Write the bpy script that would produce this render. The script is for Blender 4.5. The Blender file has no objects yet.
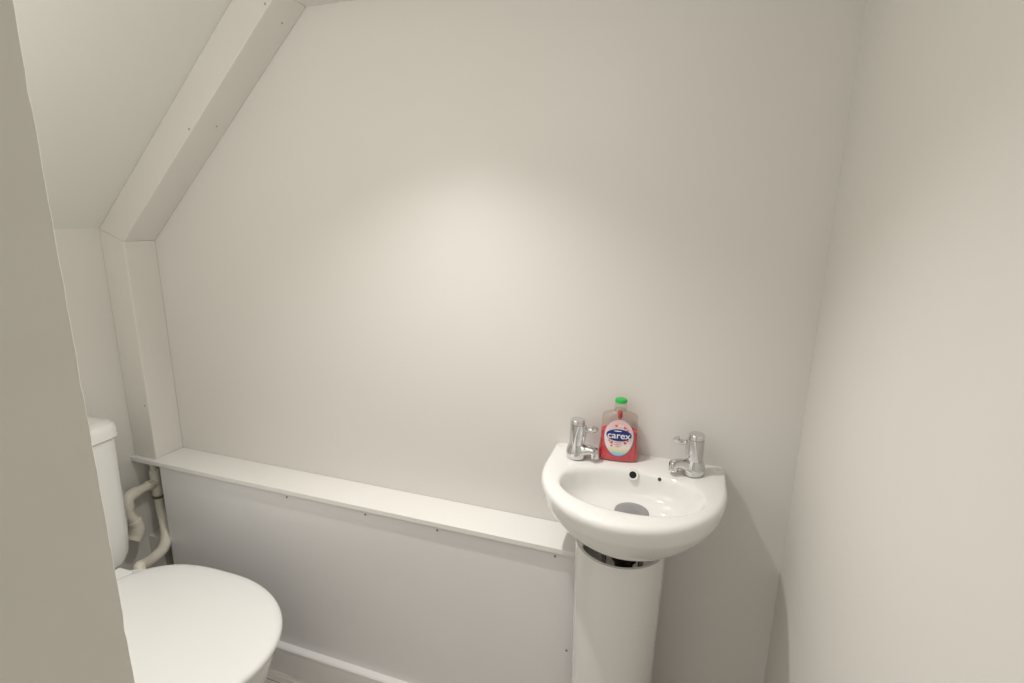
import bpy, bmesh, math, random
from mathutils import Vector, Matrix
random.seed(4)
PI = math.pi
scene = bpy.context.scene
COL = scene.collection

# ------------------------------------------------------------------ helpers
def link(o, parent=None):
    COL.objects.link(o)
    if parent is not None:
        o.parent = parent
    return o

def obj(name, bm, mat, parent=None, smooth=True, angle=35, bevel=0, origin=None):
    bmesh.ops.recalc_face_normals(bm, faces=bm.faces)
    me = bpy.data.meshes.new(name)
    if origin is not None:
        bmesh.ops.translate(bm, verts=bm.verts, vec=-Vector(origin))
    bm.to_mesh(me); bm.free()
    me.materials.append(mat)
    o = bpy.data.objects.new(name, me)
    link(o, parent)
    if origin is not None:
        o.location = origin
    if smooth:
        for p in me.polygons: p.use_smooth = True
        me.set_sharp_from_angle(angle=math.radians(angle))
    if bevel:
        b = o.modifiers.new('bevel', 'BEVEL'); b.width = bevel; b.segments = 3
        b.limit_method = 'ANGLE'; b.angle_limit = math.radians(40)
        b.harden_normals = False
    return o

def thing(name, label, cat, loc=(0, 0, 0), rotz=0, group=None):
    o = bpy.data.objects.new(name, None); link(o)
    o.location = loc; o.rotation_euler = (0, 0, rotz)
    o.empty_display_size = .05
    o['label'] = label; o['category'] = cat
    if group: o['group'] = group
    return o

def struct(name, bm, mat, parent=None, **k):
    o = obj(name, bm, mat, parent, **k)
    if parent is None: o['kind'] = 'structure'
    return o

def box(bm, x0, x1, y0, y1, z0, z1):
    v = [bm.verts.new((x, y, z)) for x in (x0, x1) for y in (y0, y1) for z in (z0, z1)]
    for f in ((0, 1, 3, 2), (4, 6, 7, 5), (0, 4, 5, 1), (2, 3, 7, 6), (0, 2, 6, 4), (1, 5, 7, 3)):
        bm.faces.new([v[i] for i in f])

def prism(bm, pts, y0, y1):
    """polygon in x,z extruded along y"""
    a = [bm.verts.new((x, y0, z)) for x, z in pts]
    b = [bm.verts.new((x, y1, z)) for x, z in pts]
    n = len(pts)
    bm.faces.new(a); bm.faces.new(b[::-1])
    for i in range(n):
        j = (i + 1) % n
        bm.faces.new((a[i], b[i], b[j], a[j]))

def prism_x(bm, pts, x0, x1):
    """polygon in y,z extruded along x"""
    a = [bm.verts.new((x0, y, z)) for y, z in pts]
    b = [bm.verts.new((x1, y, z)) for y, z in pts]
    n = len(pts)
    bm.faces.new(a); bm.faces.new(b[::-1])
    for i in range(n):
        j = (i + 1) % n
        bm.faces.new((a[i], b[i], b[j], a[j]))

def loft(bm, rings, cap0=True, cap1=True):
    vs = [[bm.verts.new(p) for p in r] for r in rings]
    n = len(vs[0])
    for a, b in zip(vs, vs[1:]):
        for i in range(n):
            j = (i + 1) % n
            bm.faces.new((a[i], a[j], b[j], b[i]))
    if cap0: bm.faces.new(vs[0][::-1])
    if cap1: bm.faces.new(vs[-1])
    return vs

def lathe(bm, prof, seg=32, M=None, cap0=True, cap1=True):
    rings = []
    for r, z in prof:
        ring = []
        for i in range(seg):
            t = 2 * PI * i / seg
            p = Vector((r * math.cos(t), r * math.sin(t), z))
            ring.append(M @ p if M is not None else p)
        rings.append(ring)
    return loft(bm, rings, cap0, cap1)

def smooth_path(pts, n=10):
    P = [Vector(p) for p in pts]
    if len(P) < 3: return P
    out = []
    for i in range(len(P) - 1):
        p0 = P[max(i - 1, 0)]; p1 = P[i]; p2 = P[i + 1]; p3 = P[min(i + 2, len(P) - 1)]
        for k in range(n):
            t = k / n
            out.append(.5 * ((2 * p1) + (p2 - p0) * t + (2 * p0 - 5 * p1 + 4 * p2 - p3) * t * t + (3 * p1 - p0 - 3 * p2 + p3) * t ** 3))
    out.append(P[-1])
    return out

def tube(bm, pts, rad, seg=16, sx=1.0, up=(0, 0, 1)):
    """rad: number or list per point"""
    P = [Vector(p) for p in pts]
    rr = rad if isinstance(rad, (list, tuple)) else [rad] * len(P)
    rings = []
    nrm = None
    for i, p in enumerate(P):
        d = (P[min(i + 1, len(P) - 1)] - P[max(i - 1, 0)]).normalized()
        if nrm is None:
            u = Vector(up)
            if abs(u.dot(d)) > .95: u = Vector((1, 0, 0))
            nrm = (u - d * u.dot(d)).normalized()
        else:
            nrm = (nrm - d * nrm.dot(d)).normalized()
        b = d.cross(nrm)
        rings.append([p + (b * math.cos(t) * sx + nrm * math.sin(t)) * rr[i] for t in [2 * PI * k / seg for k in range(seg)]])
    loft(bm, rings)

# ------------------------------------------------------------------ materials
def mat(name, color, rough=.5, metal=0, noise=None, bump=0, bump_scale=200, spec=.5, coat=0, trans=0, ior=1.5, sss=0):
    m = bpy.data.materials.new(name); m.use_nodes = True
    nt = m.node_tree; b = nt.nodes['Principled BSDF']
    b.inputs['Base Color'].default_value = (*color, 1)
    b.inputs['Roughness'].default_value = rough
    b.inputs['Metallic'].default_value = metal
    b.inputs['Specular IOR Level'].default_value = spec
    b.inputs['Coat Weight'].default_value = coat
    b.inputs['Coat Roughness'].default_value = .05
    b.inputs['Transmission Weight'].default_value = trans
    b.inputs['IOR'].default_value = ior
    tc = nt.nodes.new('ShaderNodeTexCoord')
    if noise:
        amt, sc = noise
        n = nt.nodes.new('ShaderNodeTexNoise'); n.inputs['Scale'].default_value = sc; n.inputs['Detail'].default_value = 4
        nt.links.new(tc.outputs['Object'], n.inputs['Vector'])
        r = nt.nodes.new('ShaderNodeValToRGB')
        r.color_ramp.elements[0].position = .3; r.color_ramp.elements[1].position = .7
        r.color_ramp.elements[0].color = (*[c * (1 - amt) for c in color], 1)
        r.color_ramp.elements[1].color = (*[min(1, c * (1 + amt)) for c in color], 1)
        nt.links.new(n.outputs['Fac'], r.inputs['Fac'])
        nt.links.new(r.outputs['Color'], b.inputs['Base Color'])
    if bump:
        n2 = nt.nodes.new('ShaderNodeTexNoise'); n2.inputs['Scale'].default_value = bump_scale; n2.inputs['Detail'].default_value = 3
        nt.links.new(tc.outputs['Object'], n2.inputs['Vector'])
        bp = nt.nodes.new('ShaderNodeBump'); bp.inputs['Strength'].default_value = bump; bp.inputs['Distance'].default_value = .002
        nt.links.new(n2.outputs['Fac'], bp.inputs['Height'])
        nt.links.new(bp.outputs['Normal'], b.inputs['Normal'])
    return m

WALL = (.78, .76, .72)
M_wall = mat('painted_plaster', WALL, .5, noise=(.012, 3), bump=.12, bump_scale=60, spec=.35)
M_board = mat('satin_wall_board', (.785, .762, .73), .36, noise=(.012, 2), bump=.05, bump_scale=25, spec=.4)
M_ceil = mat('ceiling_paint', (.81, .80, .745), .6, noise=(.012, 3), bump=.1, bump_scale=80, spec=.3)
M_trim = mat('boxing_paint', (.78, .757, .715), .45, noise=(.012, 5), bump=.06, bump_scale=60, spec=.4)
M_reveal = mat('reveal_paint', (.86, .84, .78), .55, noise=(.03, 9), bump=.3, bump_scale=45, spec=.3)
M_ledge = mat('ledge_gloss', (.86, .845, .82), .28, noise=(.01, 4), bump=.03, bump_scale=40)
M_panel = mat('panel_satin', (.82, .808, .82), .33, noise=(.02, 3), bump=.05, bump_scale=30)
M_skirt = mat('skirting_gloss', (.88, .865, .86), .25, noise=(.01, 4))
M_ceramic = mat('vitreous_china', (.84, .825, .805), .09, coat=.5, noise=(.005, 2))
M_ceramic_t = mat('toilet_china', (.83, .83, .80), .1, coat=.4, noise=(.005, 2))
M_seat = mat('seat_plastic', (.85, .85, .835), .2, noise=(.005, 2))
M_chrome = mat('chrome', (.66, .66, .67), .05, metal=1, noise=(.02, 30))
M_cap = mat('chrome_dull', (.72, .72, .75), .12, metal=1, noise=(.03, 40))
M_drain = mat('drain_steel', (.36, .36, .37), .33, metal=.6, noise=(.06, 60))
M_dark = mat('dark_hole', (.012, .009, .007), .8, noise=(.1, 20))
M_brown = mat('brown_hole', (.10, .05, .025), .8, noise=(.1, 20))
M_pipe = mat('cream_pipe', (.78, .74, .64), .35, noise=(.02, 20))
M_clip = mat('grey_ring', (.16, .14, .12), .5, noise=(.05, 30))
M_nail = mat('painted_screw', (.42, .40, .36), .5, noise=(.1, 60))
M_screw = mat('screw_metal', (.26, .24, .22), .45, metal=.6, noise=(.1, 60))
M_green = mat('green_cap', (.02, .48, .08), .3, noise=(.03, 30))
M_navy = mat('navy_print', (.012, .022, .22), .35, noise=(.03, 30))
M_white = mat('white_print', (.85, .84, .84), .4, noise=(.01, 30))
M_heart = mat('heart_print', (.75, .10, .10), .4, noise=(.03, 30))
M_pinktext = mat('pink_print', (.80, .36, .34), .4, noise=(.03, 30))
M_rim = mat('label_edge', (.16, .22, .62), .4, noise=(.05, 30))

# clear plastic bottle wall
def clear_plastic():
    m = bpy.data.materials.new('clear_plastic'); m.use_nodes = True
    nt = m.node_tree; nt.nodes.remove(nt.nodes['Principled BSDF'])
    out = nt.nodes['Material Output']
    t = nt.nodes.new('ShaderNodeBsdfTransparent'); t.inputs[0].default_value = (.93, .92, .89, 1)
    g = nt.nodes.new('ShaderNodeBsdfGlossy'); g.inputs['Roughness'].default_value = .08
    lw = nt.nodes.new('ShaderNodeLayerWeight'); lw.inputs[0].default_value = .25
    fr = nt.nodes.new('ShaderNodeMath'); fr.operation = 'MULTIPLY_ADD'; fr.inputs[1].default_value = .22; fr.inputs[2].default_value = .05
    nt.links.new(lw.outputs['Facing'], fr.inputs[0])
    n = nt.nodes.new('ShaderNodeTexNoise'); n.inputs['Scale'].default_value = 30
    bp = nt.nodes.new('ShaderNodeBump'); bp.inputs['Strength'].default_value = .05
    nt.links.new(n.outputs['Fac'], bp.inputs['Height']); nt.links.new(bp.outputs['Normal'], g.inputs['Normal'])
    mx = nt.nodes.new('ShaderNodeMixShader')
    nt.links.new(fr.outputs[0], mx.inputs[0]); nt.links.new(t.outputs[0], mx.inputs[1]); nt.links.new(g.outputs[0], mx.inputs[2])
    nt.links.new(mx.outputs[0], out.inputs[0])
    return m
M_clear = clear_plastic()

def liquid():
    m = bpy.data.materials.new('red_soap'); m.use_nodes = True
    nt = m.node_tree; b = nt.nodes['Principled BSDF']; out = nt.nodes['Material Output']
    n = nt.nodes.new('ShaderNodeTexNoise'); n.inputs['Scale'].default_value = 45
    r = nt.nodes.new('ShaderNodeValToRGB')
    r.color_ramp.elements[0].color = (.82, .045, .070, 1); r.color_ramp.elements[1].color = (.90, .085, .11, 1)
    nt.links.new(n.outputs['Fac'], r.inputs['Fac']); nt.links.new(r.outputs['Color'], b.inputs['Base Color'])
    b.inputs['Roughness'].default_value = .12
    tr = nt.nodes.new('ShaderNodeBsdfTransparent'); tr.inputs[0].default_value = (.95, .22, .24, 1)
    mx = nt.nodes.new('ShaderNodeMixShader'); mx.inputs[0].default_value = .12
    nt.links.new(b.outputs[0], mx.inputs[1]); nt.links.new(tr.outputs[0], mx.inputs[2])
    nt.links.new(mx.outputs[0], out.inputs[0])
    return m
M_liquid = liquid()

def label_mat():
    """pink at the top fading to white, a rainbow band along the lower edge"""
    m = bpy.data.materials.new('label_paper'); m.use_nodes = True
    nt = m.node_tree; b = nt.nodes['Principled BSDF']; b.inputs['Roughness'].default_value = .35
    tc = nt.nodes.new('ShaderNodeTexCoord'); sp = nt.nodes.new('ShaderNodeSeparateXYZ')
    nt.links.new(tc.outputs['Generated'], sp.inputs[0])
    r = nt.nodes.new('ShaderNodeValToRGB'); cr = r.color_ramp
    cr.elements[0].position = 0; cr.elements[0].color = (.35, .50, .75, 1)
    cr.elements[1].position = 1; cr.elements[1].color = (.80, .50, .50, 1)
    for p, c in ((.06, (.35, .60, .75)), (.12, (.55, .72, .50)), (.17, (.82, .70, .50)), (.24, (.86, .78, .76)), (.42, (.85, .70, .69)), (.62, (.84, .66, .66))):
        e = cr.elements.new(p); e.color = (*c, 1)
    nt.links.new(sp.outputs['Z'], r.inputs['Fac']); nt.links.new(r.outputs['Color'], b.inputs['Base Color'])
    return m
M_label = label_mat()

def floor_mat():
    m = bpy.data.materials.new('grey_plank_vinyl'); m.use_nodes = True
    nt = m.node_tree; b = nt.nodes['Principled BSDF']; b.inputs['Roughness'].default_value = .45
    tc = nt.nodes.new('ShaderNodeTexCoord')
    br = nt.nodes.new('ShaderNodeTexBrick')
    br.inputs['Scale'].default_value = 1; br.inputs['Brick Width'].default_value = 1.2; br.inputs['Row Height'].default_value = .15
    br.inputs['Mortar Size'].default_value = .002; br.offset = .37
    br.inputs['Color1'].default_value = (.56, .52, .485, 1); br.inputs['Color2'].default_value = (.63, .59, .555, 1)
    br.inputs['Mortar'].default_value = (.34, .31, .29, 1)
    nt.links.new(tc.outputs['Object'], br.inputs['Vector'])
    mp = nt.nodes.new('ShaderNodeMapping'); mp.inputs['Scale'].default_value = (3, 40, 1)
    nt.links.new(tc.outputs['Object'], mp.inputs['Vector'])
    n = nt.nodes.new('ShaderNodeTexNoise'); n.inputs['Scale'].default_value = 2.5; n.inputs['Detail'].default_value = 8; n.inputs['Distortion'].default_value = .6
    nt.links.new(mp.outputs[0], n.inputs['Vector'])
    r = nt.nodes.new('ShaderNodeValToRGB'); r.color_ramp.elements[0].position = .3; r.color_ramp.elements[1].position = .7
    r.color_ramp.elements[0].color = (.74, .72, .70, 1); r.color_ramp.elements[1].color = (1.1, 1.1, 1.1, 1)
    nt.links.new(n.outputs['Fac'], r.inputs['Fac'])
    mx = nt.nodes.new('ShaderNodeMixRGB'); mx.blend_type = 'MULTIPLY'; mx.inputs[0].default_value = 1
    nt.links.new(br.outputs['Color'], mx.inputs[1]); nt.links.new(r.outputs['Color'], mx.inputs[2])
    nt.links.new(mx.outputs[0], b.inputs['Base Color'])
    return m
M_floor = floor_mat()

# ------------------------------------------------------------------ setting
XL, XR, ZC = -1.594, .242, 1.90
ZL = 1.304                     # height where the stair slope meets the left wall
AL = math.radians(43.4)
ca, sa = math.cos(AL), math.sin(AL)
XS = XL + (ZC - ZL) * ca / sa  # where the slope reaches the flat ceiling
YF0, YF1 = -1.42, -.987        # front wall (its doorway reveal is at the camera)
XD = -.2815
YB = -2.3

bm = bmesh.new(); box(bm, XL - .1, XR + .1, YB, .1, -.08, 0); struct('floor', bm, M_floor, smooth=False)
bm = bmesh.new(); box(bm, XL - .1, XR + .1, 0, .1, 0, ZC + .1); struct('wall_back', bm, M_board, smooth=False)
bm = bmesh.new(); box(bm, XR, XR + .1, YB, 0, 0, ZC + .1); struct('wall_right', bm, M_wall, smooth=False)
bm = bmesh.new(); box(bm, XL - .1, XL, YF1, 0, 0, ZL + .02); struct('wall_left', bm, M_wall, smooth=False)
# front wall with an uneven plaster arris at the doorway
bm = bmesh.new()
NZ = 240
zs_ = [ZC * i / NZ for i in range(NZ + 1)]
jit = [random.uniform(-.0002, .0002) - (.0004 if random.random() < .05 else 0) for _ in zs_]
cols = []      # outline of the wall in plan, one vertex column per corner
for fn in (lambda j: (XL - .1, YF0), lambda j: (XD, YF0), lambda j: (XD, YF1 - .012), lambda j: (XD, YF1 - .0006 + j), lambda j: (XD - .0008, YF1 + j), lambda j: (XD - .015, YF1), lambda j: (XL - .1, YF1)):
    cols.append([bm.verts.new((*fn(j), z)) for z, j in zip(zs_, jit)])
for a in range(len(cols)):
    b = (a + 1) % len(cols)
    for i in range(NZ): bm.faces.new((cols[a][i], cols[b][i], cols[b][i + 1], cols[a][i + 1]))
bm.faces.new([c[0] for c in cols][::-1]); bm.faces.new([c[-1] for c in cols])
struct('wall_front', bm, M_reveal, smooth=False)
# ceiling: stair slope rising from the left wall, then flat
bm = bmesh.new()
prism(bm, [(XL - .1, ZL - .1 * sa / ca), (XS, ZC), (XR + .1, ZC), (XR + .1, ZC + .1), (XS - .05, ZC + .1), (XL - .1, ZL + .05)], YB, .0)
struct('ceiling', bm, M_ceil, smooth=False)

# pipe casing round the back left corner: upright, slope and top run
YC = -.093; G = .0864; ZS = .6148; XC = -1.503
def screw(x, y, z, parent, r=.0026, m=None):
    bm = bmesh.new()
    M = Matrix.Translation((x, y, z)) @ Matrix.Rotation(PI / 2, 4, 'X')
    lathe(bm, [(r * .6, -.001), (r, .0), (r * .8, .0012), (r * .25, .0006)], 12, M)
    return obj('screw_head', bm, m or M_screw, parent)
nx, nz = sa, -ca
zc = ZL + nz * G + (XC - (XL + nx * G)) * sa / ca        # where the upright meets the slope on its inner edge
ztop = 1.828
xtop = XC + (ztop - zc) * ca / sa
bm = bmesh.new(); prism(bm, [(XL, ZS), (XC, ZS), (XC, zc), (XL, ZL)], YC, 0)
t1 = struct('trim_1', bm, M_trim, bevel=.0022)
bm = bmesh.new(); prism(bm, [(XL, ZL), (XC, zc), (xtop, ztop), (XS, ZC)], YC, 0)
t2 = struct('trim_2', bm, M_trim, bevel=.0022)
bm = bmesh.new(); prism(bm, [(xtop, ztop), (XR, ztop), (XR, ZC), (XS, ZC)], YC, 0)
t3 = struct('trim_3', bm, M_trim, bevel=.0022)
screw(-1.517, YC - .0006, .786, t1, m=M_nail)
screw(-1.215, YC - .0006, 1.554, t2, m=M_nail); screw(-.95, YC - .0006, 1.806, t2, m=M_nail)
for x, z in ((-1.188, 1.561), (-.958, 1.791)):
    bm = bmesh.new()
    # screws in the underside of the sloped casing
    t = (x - XC) / ca
    c = Vector((XC + t * ca, -.035, zc + t * sa))
    M = Matrix.Translation(c + Vector((nx, 0, nz)) * .0004) @ Vector((nx, 0, nz)).to_track_quat('Z', 'Y').to_matrix().to_4x4()
    lathe(bm, [(.0016, -.001), (.0026, 0), (.002, .0012), (.0008, .0006)], 12, M)
    obj('screw_head', bm, M_nail, t2)

# ------------------------------------------------------------------ boxed ledge along the back wall
XE = -.183
lg = thing('boxed_ledge', 'long low white boxed-in pipe ledge along the back wall, between toilet and basin pedestal', 'ledge', (0, 0, 0))
bm = bmesh.new(); box(bm, XL, XE, -.1077, -.0005, .601, ZS)
obj('ledge_board', bm, M_ledge, lg, bevel=.0012)['label'] = 'narrow gloss white ledge board on top'
bm = bmesh.new(); box(bm, -1.487, XE, -.0985, -.084, .0005, .6005)
fp = obj('front_panel', bm, M_panel, lg, bevel=.0008); fp['label'] = 'pale bluish grey satin front panel'
for x in (-1.008, -.755, -.546, -.243):
    screw(x, -.0995, .588, fp, .0028)
screw(-.206, -.0995, .34, fp, .003)
# moulded skirting board on the panel
bm = bmesh.new()
ys = -.0985
prism_x(bm, [(ys, 0), (ys - .020, 0), (ys - .020, .0740), (ys - .0184, .0750), (ys - .0184, .0770), (ys - .020, .0780), (ys - .020, .0885), (ys - .0165, .0920), (ys, .0925)], -1.487, XE)
o = obj('skirting_board', bm, M_skirt, lg, angle=20)
# low timber box in the corner behind the cistern
bm = bmesh.new(); box(bm, XL, -1.535, -.091, 0, 0, .332)
o = obj('low_corner_box', bm, M_trim, None, bevel=.001); o['label'] = 'small low painted box in the back left corner behind the curved pipe'; o['category'] = 'boxing'

# ------------------------------------------------------------------ wash basin
BX = -.083; ZR = .827
def outer_in(x, y, sx=1., sy=1.):
    x = (x - BX) / sx; y = y / sy
    if y > 0: return False
    hw = .190
    if y > -.1:
        h = hw - .001 * (y + .1) / .1
        r = .005
        if y > -r and abs(x) > h - r:
            return (abs(x) - h + r) ** 2 + (y + r) ** 2 < r * r
        return abs(x) < h
    return (x / hw) ** 2 + ((y + .1) / .211) ** 2 < 1
def bowl_in(x, y, sx=1., sy=1., off=0.):
    x = (x - BX) / sx; y = (y - off + .171) / sy
    if y > 0:   # back edge flatter
        return abs((x - .004) / .141) ** 2.3 + abs(y / .100) ** 2.5 < 1
    return (abs(x - .004) / .141) ** 2.1 + (abs(y) / .084) ** 2 < 1
NB = 144; CY = -.155
def cast(fn, z, *a, zf=None):
    ring = []
    for i in range(NB):
        t = 2 * PI * i / NB
        d = (math.cos(t), math.sin(t)); lo, hi = 0., .5
        for _ in range(40):
            m_ = (lo + hi) / 2
            if fn(BX + d[0] * m_, CY + d[1] * m_, *a): lo = m_
            else: hi = m_
        x, y = BX + d[0] * lo, CY + d[1] * lo
        ring.append(Vector((x, y, z if zf is None else zf(x, y))))
    return ring
basin = thing('wash_basin', 'small white ceramic wash basin fixed to the back wall in the right corner', 'basin', (BX, 0, 0))
def mixr(a, b, t, z):
    return [Vector((p.x + (q.x - p.x) * t, p.y + (q.y - p.y) * t, z)) for p, q in zip(a, b)]
R_out = cast(outer_in, ZR)
R_b = cast(bowl_in, ZR)
rings = []
for sx, sy, z in ((.30, .40, .722), (.44, .60, .712), (.54, .72, .713), (.64, .79, .719), (.76, .86, .733), (.87, .917, .752), (.945, .955, .771), (.972, .974, .782), (.980, .982, .787), (.985, .986, .791), (.992, .992, .799), (.998, .998, .808)):
    rings.append(cast(outer_in, z, sx, sy))
def inset(k, z):  # roll of the rim, tighter towards the wall
    out = []
    for p in R_out:
        q = k * (.25 + .75 * min(1, -p.y / .12))
        out.append(Vector((BX + (p.x - BX) * (1 - q / .187), p.y * (1 - k / .31), z)))
    return out
for k, z in ((0, .814), (.0007, .8185), (.0028, .8228), (.0062, .8258), (.0105, ZR)):
    rings.append(inset(k, z))
last = rings[-1]
def rolled(t, d0, d1):   # the bowl edge: a soft roll at the back, a tighter one in front
    out = []
    for p in mixr(last, R_b, t, ZR):
        k = min(1, max(0, (p.y + .17) / .08)); k = k * k * (3 - 2 * k)
        p.z -= d0 + (d1 - d0) * k; out.append(p)
    return out
for t, d0, d1 in ((.25, -.0001, .0), (.5, -.0002, .0006), (.7, 0, .0020), (.84, .0006, .0038), (.94, .0022, .0060), (1.0, .0048, .0082)): rings.append(rolled(t, d0, d1))
for s, z, off in ((.975, .813, 0), (.960, .808, 0), (.935, .799, .001), (.89, .786, .003), (.82, .775, .006), (.70, .767, .010), (.52, .761, .014), (.36, .758, .018), (.245, .756, .020)):
    rings.append(cast(bowl_in, z, s, s, off))
bm = bmesh.new(); loft(bm, rings)
bmesh.ops.translate(bm, verts=bm.verts, vec=(-BX, 0, 0))
bowl = obj('basin_bowl', bm, M_ceramic, basin, angle=60)
def on_basin(name, bm, m, parent=basin, **k):
    bmesh.ops.translate(bm, verts=bm.verts, vec=(-BX, 0, 0))
    return obj(name, bm, m, parent, **k)
DR = Vector((-.0755, -.1360, .7575))
bm = bmesh.new(); lathe(bm, [(.034, -.004), (.0352, .0010), (.0345, .0030), (.0325, .0040), (.022, .0052), (.008, .0058)], 40, Matrix.Translation(DR))
on_basin('drain_plug', bm, M_drain)['label'] = 'grey round drain cover'
def back_dir(x, z):  # the bowl wall faces forward and up here
    return Vector((0, -.93, .36)).normalized()
for nm, c, r0, r1, hm in (('overflow_hole', (-.0825, -.0762, .8122), .0075, .0122, M_dark), ('chain_hole', (-.0265, -.0782, .8128), .0032, .0038, M_brown)):
    d = back_dir(0, 0); M = Matrix.Translation(c) @ d.to_track_quat('Z', 'Y').to_matrix().to_4x4()
    bm = bmesh.new()
    if nm == 'overflow_hole':
        lathe(bm, [(r1, -.004), (r1, .0010), (r1 * .93, .0024), (r0 * 1.05, .0026), (r0, .0012), (r0, -.003)], 32, M, False, False)
        rg = on_basin('overflow_ring', bm, M_ceramic)
        bm = bmesh.new(); lathe(bm, [(r0, .0002), (r0 * .5, .0003)], 24, M)
        on_basin(nm, bm, hm, basin)['label'] = 'dark round overflow opening'
    else:
        bm = bmesh.new(); lathe(bm, [(r1, -.003), (r1, .0010), (r0 * .5, .0014)], 24, M)
        on_basin(nm, bm, hm)['label'] = 'tiny brown hole beside the overflow'
# waste fitting and supply tails seen in the dark gap over the pedestal
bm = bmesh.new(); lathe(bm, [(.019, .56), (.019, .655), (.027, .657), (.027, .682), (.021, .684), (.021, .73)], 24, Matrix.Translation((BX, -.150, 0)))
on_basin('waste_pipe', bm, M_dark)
for x in (-.125, -.048):
    bm = bmesh.new(); tube(bm, [(x, -.155, .45), (x, -.155, .63), (x, -.150, .725)], .006, 12)
    on_basin('supply_tail', bm, M_chrome)

# ------------------------------------------------------------------ pedestal (a hollow column open at the back)
ped = thing('basin_pedestal', 'tall white ceramic pedestal column standing under the wash basin', 'pedestal', (-.0955, -.125, 0))
def ped_ring(z, s, inner=0.):
    out = []
    for i in range(49):
        t = PI + PI * i / 48
        out.append(Vector((math.cos(t) * (.0955 * s - inner), math.sin(t) * (.100 * s - inner) , z)))
    return out
bm = bmesh.new()
prof = [(.0, 1.10), (.03, 1.08), (.07, 1.0), (.15, .945), (.30, .935), (.45, .95), (.60, .985), (.672, .995), (.681, .992)]
rings = []
for z, s in prof:
    o_ = ped_ring(z, s); i_ = ped_ring(z, s, .0065)
    back_o = [Vector((o_[-1].x, .004, z)), Vector((i_[-1].x, .004, z))]
    back_i = [Vector((i_[0].x, .004, z)), Vector((o_[0].x, .004, z))]
    rings.append(o_ + back_o + i_[::-1] + back_i)
loft(bm, rings)
obj('pedestal_column', bm, M_ceramic, ped, angle=45)

# ------------------------------------------------------------------ pillar taps
def make_tap(label):
    t = thing('basin_tap', label, 'tap', (0, 0, 0), 0, 'chrome lever taps on the basin')
    bm = bmesh.new()
    lathe(bm, [(.0215, 0), (.0230, .002), (.0236, .008), (.0232, .014), (.0218, .020), (.0195, .026), (.0176, .031)], 36)
    # spout, growing out of the base along local +x, ends in a downturned nose
    pts = smooth_path([(.004, 0, .017), (.018, 0, .0185), (.028, 0, .0210), (.037, 0, .0215), (.0440, 0, .0190)], 6)
    k = len(pts)
    rad = [.0140 - .0040 * min(1, i / (k * .7)) for i in range(k)]
    tube(bm, pts, rad, 20, sx=1.15)
    obj('tap_base', bm, M_chrome, t)
    bm = bmesh.new(); lathe(bm, [(.0085, 0), (.0104, .001), (.0104, .018), (.0085, .021), (.004, .0215)], 24, Matrix.Translation((.0430, 0, .0055)))
    obj('spout_nozzle', bm, M_chrome, t)
    bm = bmesh.new(); lathe(bm, [(.0166, .029), (.0168, .031), (.0166, .070), (.0164, .078)], 36)
    obj('tap_column', bm, M_chrome, t)
    bm = bmesh.new(); lathe(bm, [(.0160, .0782), (.0167, .079), (.0166, .0865), (.0150, .0895), (.006, .0902)], 36)
    obj('tap_cap', bm, M_cap, t)
    # lever: flat skirt down the column and a hooked arm
    lv = bmesh.new()
    a = Matrix.Rotation(0, 4, 'Z')
    pts = smooth_path([(.012, 0, .069), (.021, 0, .0670), (.030, 0, .0668), (.0370, 0, .0690), (.0410, 0, .0745)], 7)
    k = len(pts); rad = [.0074 - .0016 * math.sin(PI * min(1, i / k * 1.2)) for i in range(k)]
    tube(lv, pts, rad, 16, sx=1.1)
    lo = obj('lever_handle', lv, M_chrome, t)
    bm = bmesh.new()
    prism(bm, [(.0150, .078), (.0195, .077), (.0215, .068), (.0195, .052), (.0168, .033), (.0150, .031)], -.006, .006)
    obj('lever_skirt', bm, M_chrome, t, bevel=.0015)
    return t, lo
ZD = ZR - .0005
tapL, levL = make_tap('left chrome lever tap on the basin, its spout beside the red soap bottle')
tapL.location = (-.2120, -.058, ZD); tapL.rotation_euler = (0, 0, math.radians(-8)); levL.rotation_euler = (0, 0, math.radians(8))
def copy_tree(r, label):
    c = r.copy(); COL.objects.link(c); c['label'] = label
    for ch in r.children:
        d = ch.copy(); COL.objects.link(d); d.parent = c; d.matrix_parent_inverse = ch.matrix_parent_inverse
    return c
tapR = copy_tree(tapL, 'right chrome lever tap on the basin, nearest the right wall')
tapR.location = (.0400, -.051, ZD); tapR.rotation_euler = (0, 0, math.radians(180 + 20))
for ch in tapR.children:
    if ch.name.startswith('lever_handle'): ch.rotation_euler = (0, 0, math.radians(-20))

# ------------------------------------------------------------------ soap bottle
soap = thing('soap_bottle', 'clear hand soap bottle with red liquid, oval label and green cap on the basin', 'soap bottle', (-.1225, -.034, ZR), math.radians(6))
def bring(z, w, d, n=3.2, seg=56):
    out = []
    for i in range(seg):
        t = 2 * PI * i / seg; c, s = math.cos(t), math.sin(t)
        out.append(Vector((math.copysign(abs(c) ** (2 / n), c) * w, math.copysign(abs(s) ** (2 / n), s) * d, z)))
    return out
BP = [(.000, .0425, .0175), (.002, .0447, .0195), (.008, .0453, .0203), (.022, .0440, .0203), (.040, .0415, .0198), (.065, .0400, .0190), (.088, .0394, .0182), (.100, .0386, .0172), (.1055, .0362, .0155), (.1085, .029, .0135), (.1115, .0175, .0115), (.1145, .0120, .0105)]
bm = bmesh.new()
loft(bm, [bring(z, w, d) for z, w, d in BP] + [bring(.118, .0110, .0105, 2)], True, True)
obj('bottle_body', bm, M_clear, soap, angle=50)
bm = bmesh.new()
loft(bm, [bring(max(z, .0012), w - .0012, d - .0012) for z, w, d in BP[:5]] + [bring(.062, .0389, .0179), bring(.069, .0386, .0177)])
obj('liquid_soap', bm, M_liquid, soap)
bm = bmesh.new()
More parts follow.
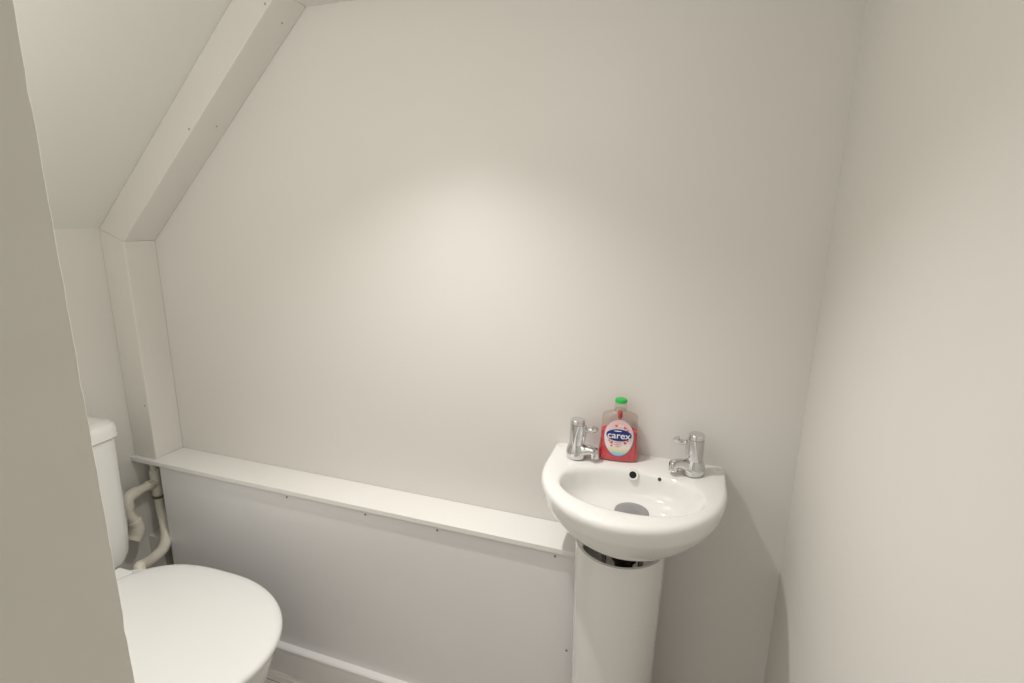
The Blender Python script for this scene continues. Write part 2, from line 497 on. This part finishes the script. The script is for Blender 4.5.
lathe(bm, [(.0135, .1135), (.0140, .1145), (.0140, .1220), (.0136, .1235), (.0128, .1260), (.0126, .1324)], 32)
lathe(bm, [(.0038, .1), (.0038, .02)], 12)
cn = obj('bottle_neck', bm, M_clear, soap)
bm = bmesh.new()
lathe(bm, [(.0122, .1325), (.0132, .1330), (.0134, .1350), (.0131, .1385), (.0122, .1402), (.0105, .1408), (.004, .1410)], 32)
obj('bottle_cap', bm, M_green, soap)['label'] = 'bright green cap'
bm = bmesh.new(); lathe(bm, [(.004, .095), (.0055, .100), (.0055, .111), (.003, .113)], 16); obj('dip_valve', bm, M_heart, soap)['label'] = 'red valve inside the clear neck'
# front label
def front_y(z, x):  # front surface of the bottle
    for (z0, w0, d0), (z1, w1, d1) in zip(BP, BP[1:]):
        if z0 <= z <= z1:
            t = (z - z0) / (z1 - z0); w = w0 + (w1 - w0) * t; d = d0 + (d1 - d0) * t
            return -d * max(0, 1 - (abs(x) / w) ** 3.2) ** (1 / 3.2)
    return -.0
def patch(pts_fn, off, nr=10, seg=64):
    bm = bmesh.new()
    rings = []
    for k in range(1, nr + 1):
        r = []
        for i in range(seg):
            x, z = pts_fn(2 * PI * i / seg, k / nr)
            r.append(Vector((x, front_y(z, x) - off, z)))
        rings.append(r)
    loft(bm, rings, True, False)
    return bm
LZ = .0555
def oval(cx, cz, a, b, egg=0.):
    def f(t, k):
        s = math.sin(t)
        return cx + a * k * math.cos(t) * (1 + egg * s), cz + b * k * s
    return f
bk = obj('label_border', patch(oval(0, LZ, .0322, .0430, .04), .0005), M_rim, soap); bk['label'] = 'thin blue edge of the label'
lb = obj('front_label', patch(oval(0, LZ + .0006, .0314, .0418, .04), .0009), M_label, soap); lb['label'] = 'oval pink and white label with rainbow lower edge'
obj('logo_edge', patch(oval(0, .0625, .0285, .0150), .0013), M_white, lb)
nv = obj('logo_oval', patch(oval(0, .0625, .0275, .0140), .0017), M_navy, lb); nv['label'] = 'navy oval with white lettering'
def text(body, size, x, z, m, parent, bold=.0, off=.0024, name='lettering', sx=1.0):
    cu = bpy.data.curves.new(name, 'FONT'); cu.body = body; cu.size = size; cu.align_x = 'CENTER'; cu.align_y = 'CENTER'; cu.offset = bold
    t_ = bpy.data.objects.new('tmp', cu); COL.objects.link(t_)
    dg = bpy.context.evaluated_depsgraph_get()
    me = bpy.data.meshes.new_from_object(t_.evaluated_get(dg)); me.name = name
    bpy.data.objects.remove(t_); bpy.data.curves.remove(cu)
    bm_ = bmesh.new(); bm_.from_mesh(me)
    for v in bm_.verts:
        px, pz = x + v.co.x * sx, z + v.co.y
        v.co = Vector((px, front_y(pz, px) - off, pz))
    bm_.to_mesh(me); bm_.free()
    me.materials.clear(); me.materials.append(m)
    o = bpy.data.objects.new(name, me); link(o, parent)
    return o
text('carex', .0205, 0, .0618, M_white, lb, .00025, .0032, sx=1.08)
bm = patch(oval(-.003, .0722, .0085, .0012), .0024, 3, 24); obj('logo_stroke', bm, M_white, lb)
def heart(cx, cz, s, rot=0.):
    def f(t, k):
        x = 16 * math.sin(t) ** 3; z = 13 * math.cos(t) - 5 * math.cos(2 * t) - 2 * math.cos(3 * t) - math.cos(4 * t)
        x, z = x * s / 16 * k, z * s / 16 * k
        return cx + x * math.cos(rot) - z * math.sin(rot), cz + x * math.sin(rot) + z * math.cos(rot)
    return f
for x, z, s, r, m in ((-.0065, .0835, .0030, .3, M_heart), (.0015, .0845, .0028, -.2, M_white), (.0075, .0838, .0026, -.3, M_white), (.0125, .080, .0030, -.5, M_heart), (.0185, .0745, .0026, -.6, M_heart), (-.0150, .0445, .0036, .4, M_heart), (-.0200, .0490, .0024, .6, M_heart), (.0140, .0455, .0036, -.4, M_heart), (-.0150, .0370, .0026, .3, M_heart), (.0195, .0505, .0022, -.6, M_heart)):
    obj('printed_heart', patch(heart(x, z, s, r), .0016, 3, 32), m, lb)
for z, w in ((.0448, .0085), (.0405, .0095), (.0365, .006)):
    obj('printed_line', patch(oval(-.001, z, w, .0009), .0016, 3, 24), M_pinktext, lb)

# ------------------------------------------------------------------ toilet (faces +x, cistern on the left wall)
TY = -.452
toilet = thing('toilet', 'white close-coupled toilet with its lid down at the left end of the room', 'toilet', (0, TY, 0))
def seat_in_pts(zoff, x0, x1, hw, n=72, k=0.):
    """plan outline of lid: straight-ish back, egg-shaped front"""
    out = []
    xm = x0 + (x1 - x0) * .50
    for i in range(n):
        t = 2 * PI * i / n; c, s = math.cos(t), math.sin(t)
        if c >= 0: x = xm + (x1 - xm - k) * c ** .98 if c > 0 else xm
        else: x = xm - (xm - x0 - k) * abs(c) ** .62
        out.append(Vector((x, math.copysign(abs(s) ** (.98 if c >= 0 else .80), s) * (hw - k), zoff)))
    return out
# pan
def pan_ring(x0, x1, hw, z): return seat_in_pts(z, x0, x1, hw)
bm = bmesh.new()
loft(bm, [pan_ring(-1.50, -.94, .126, 0), pan_ring(-1.50, -.94, .126, .02), pan_ring(-1.50, -.95, .120, .06), pan_ring(-1.50, -.93, .128, .12), pan_ring(-1.49, -.885, .150, .19), pan_ring(-1.47, -.845, .178, .26), pan_ring(-1.46, -.820, .195, .32), pan_ring(-1.45, -.808, .203, .36), pan_ring(-1.45, -.802, .207, .388), pan_ring(-1.45, -.806, .204, .397)])
obj('pan', bm, M_ceramic_t, toilet, angle=50)
bm = bmesh.new()
loft(bm, [seat_in_pts(.3985, -1.345, -.801, .208, k=.003), seat_in_pts(.400, -1.345, -.798, .211), seat_in_pts(.410, -1.345, -.798, .211), seat_in_pts(.413, -1.345, -.798, .211, k=.003)])
obj('seat', bm, M_seat, toilet, angle=50)
bm = bmesh.new()
LX0, LX1, LH = -1.352, -.787, .217
loft(bm, [seat_in_pts(.4135, LX0, LX1, LH, k=.006), seat_in_pts(.4150, LX0, LX1, LH, k=.001), seat_in_pts(.4205, LX0, LX1, LH, k=0), seat_in_pts(.4255, LX0, LX1, LH, k=.0025), seat_in_pts(.4290, LX0, LX1, LH, k=.008), seat_in_pts(.4312, LX0, LX1, LH, k=.020), seat_in_pts(.4325, LX0, LX1, LH, k=.05), seat_in_pts(.4335, LX0, LX1, LH, k=.10)])
obj('lid', bm, M_seat, toilet, angle=60)['label'] = 'closed glossy white toilet lid'
for s in (-1, 1):
    bm = bmesh.new(); box(bm, -1.392, -1.338, s * .118 - .022, s * .118 + .022, .397, .420)
    obj('hinge', bm, M_seat, toilet, bevel=.006)
# cistern: bow-fronted tank tapering to the bottom
def cring(z, xb, xf, hw, bow=.012, n=24):
    out = [Vector((xb, -hw, z)), Vector((xb, hw, z))]
    r = .02
    out += [Vector((xf - r - .01, hw, z))]
    for i in range(n + 1):
        u = 1 - 2 * i / n
        a = abs(u)
        out.append(Vector((xf - (.022 * max(0, (a - .86) / .14) ** 2) + bow * (1 - a * a), u * hw * (.998), z)))
    out += [Vector((xf - r - .01, -hw, z))]
    return out
bm = bmesh.new()
loft(bm, [cring(.402, -1.585, -1.425, .172), cring(.410, -1.588, -1.414, .184), cring(.440, -1.588, -1.408, .196), cring(.50, -1.588, -1.405, .200), cring(.772, -1.588, -1.402, .203)])
obj('cistern', bm, M_ceramic_t, toilet, angle=40)
bm = bmesh.new()
loft(bm, [cring(.7735, -1.588, -1.400, .204), cring(.777, -1.590, -1.395, .208), cring(.800, -1.590, -1.396, .208), cring(.810, -1.590, -1.400, .204), cring(.815, -1.586, -1.409, .198), cring(.817, -1.575, -1.43, .175)])
obj('cistern_lid', bm, M_ceramic_t, toilet, angle=40)
bm = bmesh.new(); lathe(bm, [(.021, .8165), (.021, .8195), (.018, .8215), (.006, .8222)], 28, Matrix.Translation((-1.50, 0, 0)))
obj('flush_button', bm, M_chrome, toilet)

# ------------------------------------------------------------------ plastic pipework between cistern and ledge
pipe = thing('plastic_pipework', 'cream plastic pipework with a curved hose between the cistern and the ledge', 'pipe', (-1.56, -.07, .40))
def pp(name, bm, m=M_pipe):
    bmesh.ops.translate(bm, verts=bm.verts, vec=(1.56, .07, -.40))
    return obj(name, bm, m, pipe)
bm = bmesh.new(); tube(bm, [(-1.556, -.066, .600), (-1.556, -.066, .535)], .0120); pp('upright_pipe', bm)
bm = bmesh.new()
tube(bm, [(-1.556, -.066, .562), (-1.556, -.066, .558), (-1.556, -.066, .474), (-1.556, -.066, .470)], [.0125, .0158, .0158, .0125])
tube(bm, [(-1.556, -.060, .515), (-1.556, -.096, .516), (-1.556, -.098, .516)], [.0155, .0162, .0130]); pp('tee_fitting', bm)
bm = bmesh.new(); tube(bm, smooth_path([(-1.554, -.09, .516), (-1.554, -.12, .5155), (-1.553, -.15, .515)], 4), .0135); pp('cross_pipe', bm)
bm = bmesh.new()
tube(bm, smooth_path([(-1.553, -.132, .5155), (-1.552, -.152, .514), (-1.550, -.165, .503), (-1.548, -.168, .478)], 6), .0172); pp('elbow_fitting', bm)
bm = bmesh.new()
tube(bm, smooth_path([(-1.548, -.168, .480), (-1.546, -.166, .455), (-1.543, -.158, .435), (-1.541, -.154, .412), (-1.541, -.160, .390), (-1.541, -.172, .374)], 6), [.0145] * 6 + [.0160] * 6 + [.0195] * 6 + [.0205] * 6 + [.0195] * 6 + [.0165]); pp('trap_bend', bm)
bm = bmesh.new(); lathe(bm, [(.0140, -.004), (.0164, -.003), (.0164, .003), (.0140, .004)], 24, Matrix.Translation((-1.556, -.066, .466))); pp('dark_ring', bm, M_clip)['label'] = 'dark ring joining hose and fitting'
bm = bmesh.new()
hp = smooth_path([(-1.556, -.066, .470), (-1.549, -.070, .430), (-1.533, -.077, .392), (-1.508, -.094, .355), (-1.484, -.126, .333), (-1.458, -.180, .338), (-1.428, -.226, .358), (-1.404, -.256, .374), (-1.392, -.262, .352), (-1.388, -.258, .325)], 8)
tube(bm, hp, [.0128 + .0032 * min(1, i / 30) for i in range(len(hp))]); pp('curved_hose', bm)

# ------------------------------------------------------------------ camera
f_px = 527.11
yaw, pitch, roll = -.32549, .22943, .01544
fw = Vector((math.sin(yaw) * math.cos(pitch), math.cos(yaw) * math.cos(pitch), -math.sin(pitch)))
r0 = Vector((math.cos(yaw), -math.sin(yaw), 0)); u0 = r0.cross(fw)
r1 = r0 * math.cos(roll) + u0 * math.sin(roll); u1 = u0 * math.cos(roll) - r0 * math.sin(roll)
cam = bpy.data.cameras.new('camera'); cam.sensor_fit = 'HORIZONTAL'; cam.sensor_width = 36; cam.lens = f_px / 1024 * 36
cam.clip_start = .02
co = bpy.data.objects.new('camera', cam); COL.objects.link(co)
co.matrix_world = Matrix(((r1.x, u1.x, -fw.x, 0), (r1.y, u1.y, -fw.y, -1.1552), (r1.z, u1.z, -fw.z, 1.35), (0, 0, 0, 1)))
scene.camera = co

# ------------------------------------------------------------------ light
def area(name, loc, target, size, power, color, shape='DISK', spread=PI):
    l = bpy.data.lights.new(name, 'AREA'); l.shape = shape; l.size = size; l.energy = power; l.color = color; l.spread = spread
    o = bpy.data.objects.new(name, l); COL.objects.link(o); o.location = loc
    o.rotation_euler = (Vector(target) - Vector(loc)).to_track_quat('-Z', 'Y').to_euler()
    return o
def spot(name, loc, power, color, size, blend, radius, aim):
    l = bpy.data.lights.new(name, 'SPOT'); l.energy = power; l.color = color; l.spot_size = math.radians(size); l.spot_blend = blend; l.shadow_soft_size = radius
    o = bpy.data.objects.new(name, l); COL.objects.link(o); o.location = loc
    o.rotation_euler = (Vector(aim) - Vector(loc)).to_track_quat('-Z', 'Y').to_euler()
    return o
spot('ceiling_lamp', (-.51, -.33, 1.84), 44.0, (1, .975, .94), 124, 1.0, .016, (-.46, -.95, 0))
def fill_point(name, loc, power, color, radius, spec=1.0):
    l = bpy.data.lights.new(name, 'POINT'); l.energy = power; l.color = color; l.shadow_soft_size = radius; l.specular_factor = spec
    o = bpy.data.objects.new(name, l); COL.objects.link(o); o.location = loc
fill_point('soft_room_fill', (-.35, -.80, 1.72), 2.3, (1, .985, .94), .22, .25)  # added soft fill to lift the whole room, not a fitted lamp
fill_point('soft_corner_fill', (-.90, -.85, 1.48), 3.5, (1, .985, .94), .20, .25)  # unseen fill, added behind the doorway edge to brighten slope and left wall
w = bpy.data.worlds.new('world'); scene.world = w; w.use_nodes = True
w.node_tree.nodes['Background'].inputs[0].default_value = (1, .97, .92, 1)
w.node_tree.nodes['Background'].inputs[1].default_value = .58
scene.view_settings.view_transform = 'Standard'
scene.view_settings.look = 'None'
scene.view_settings.exposure = -.17
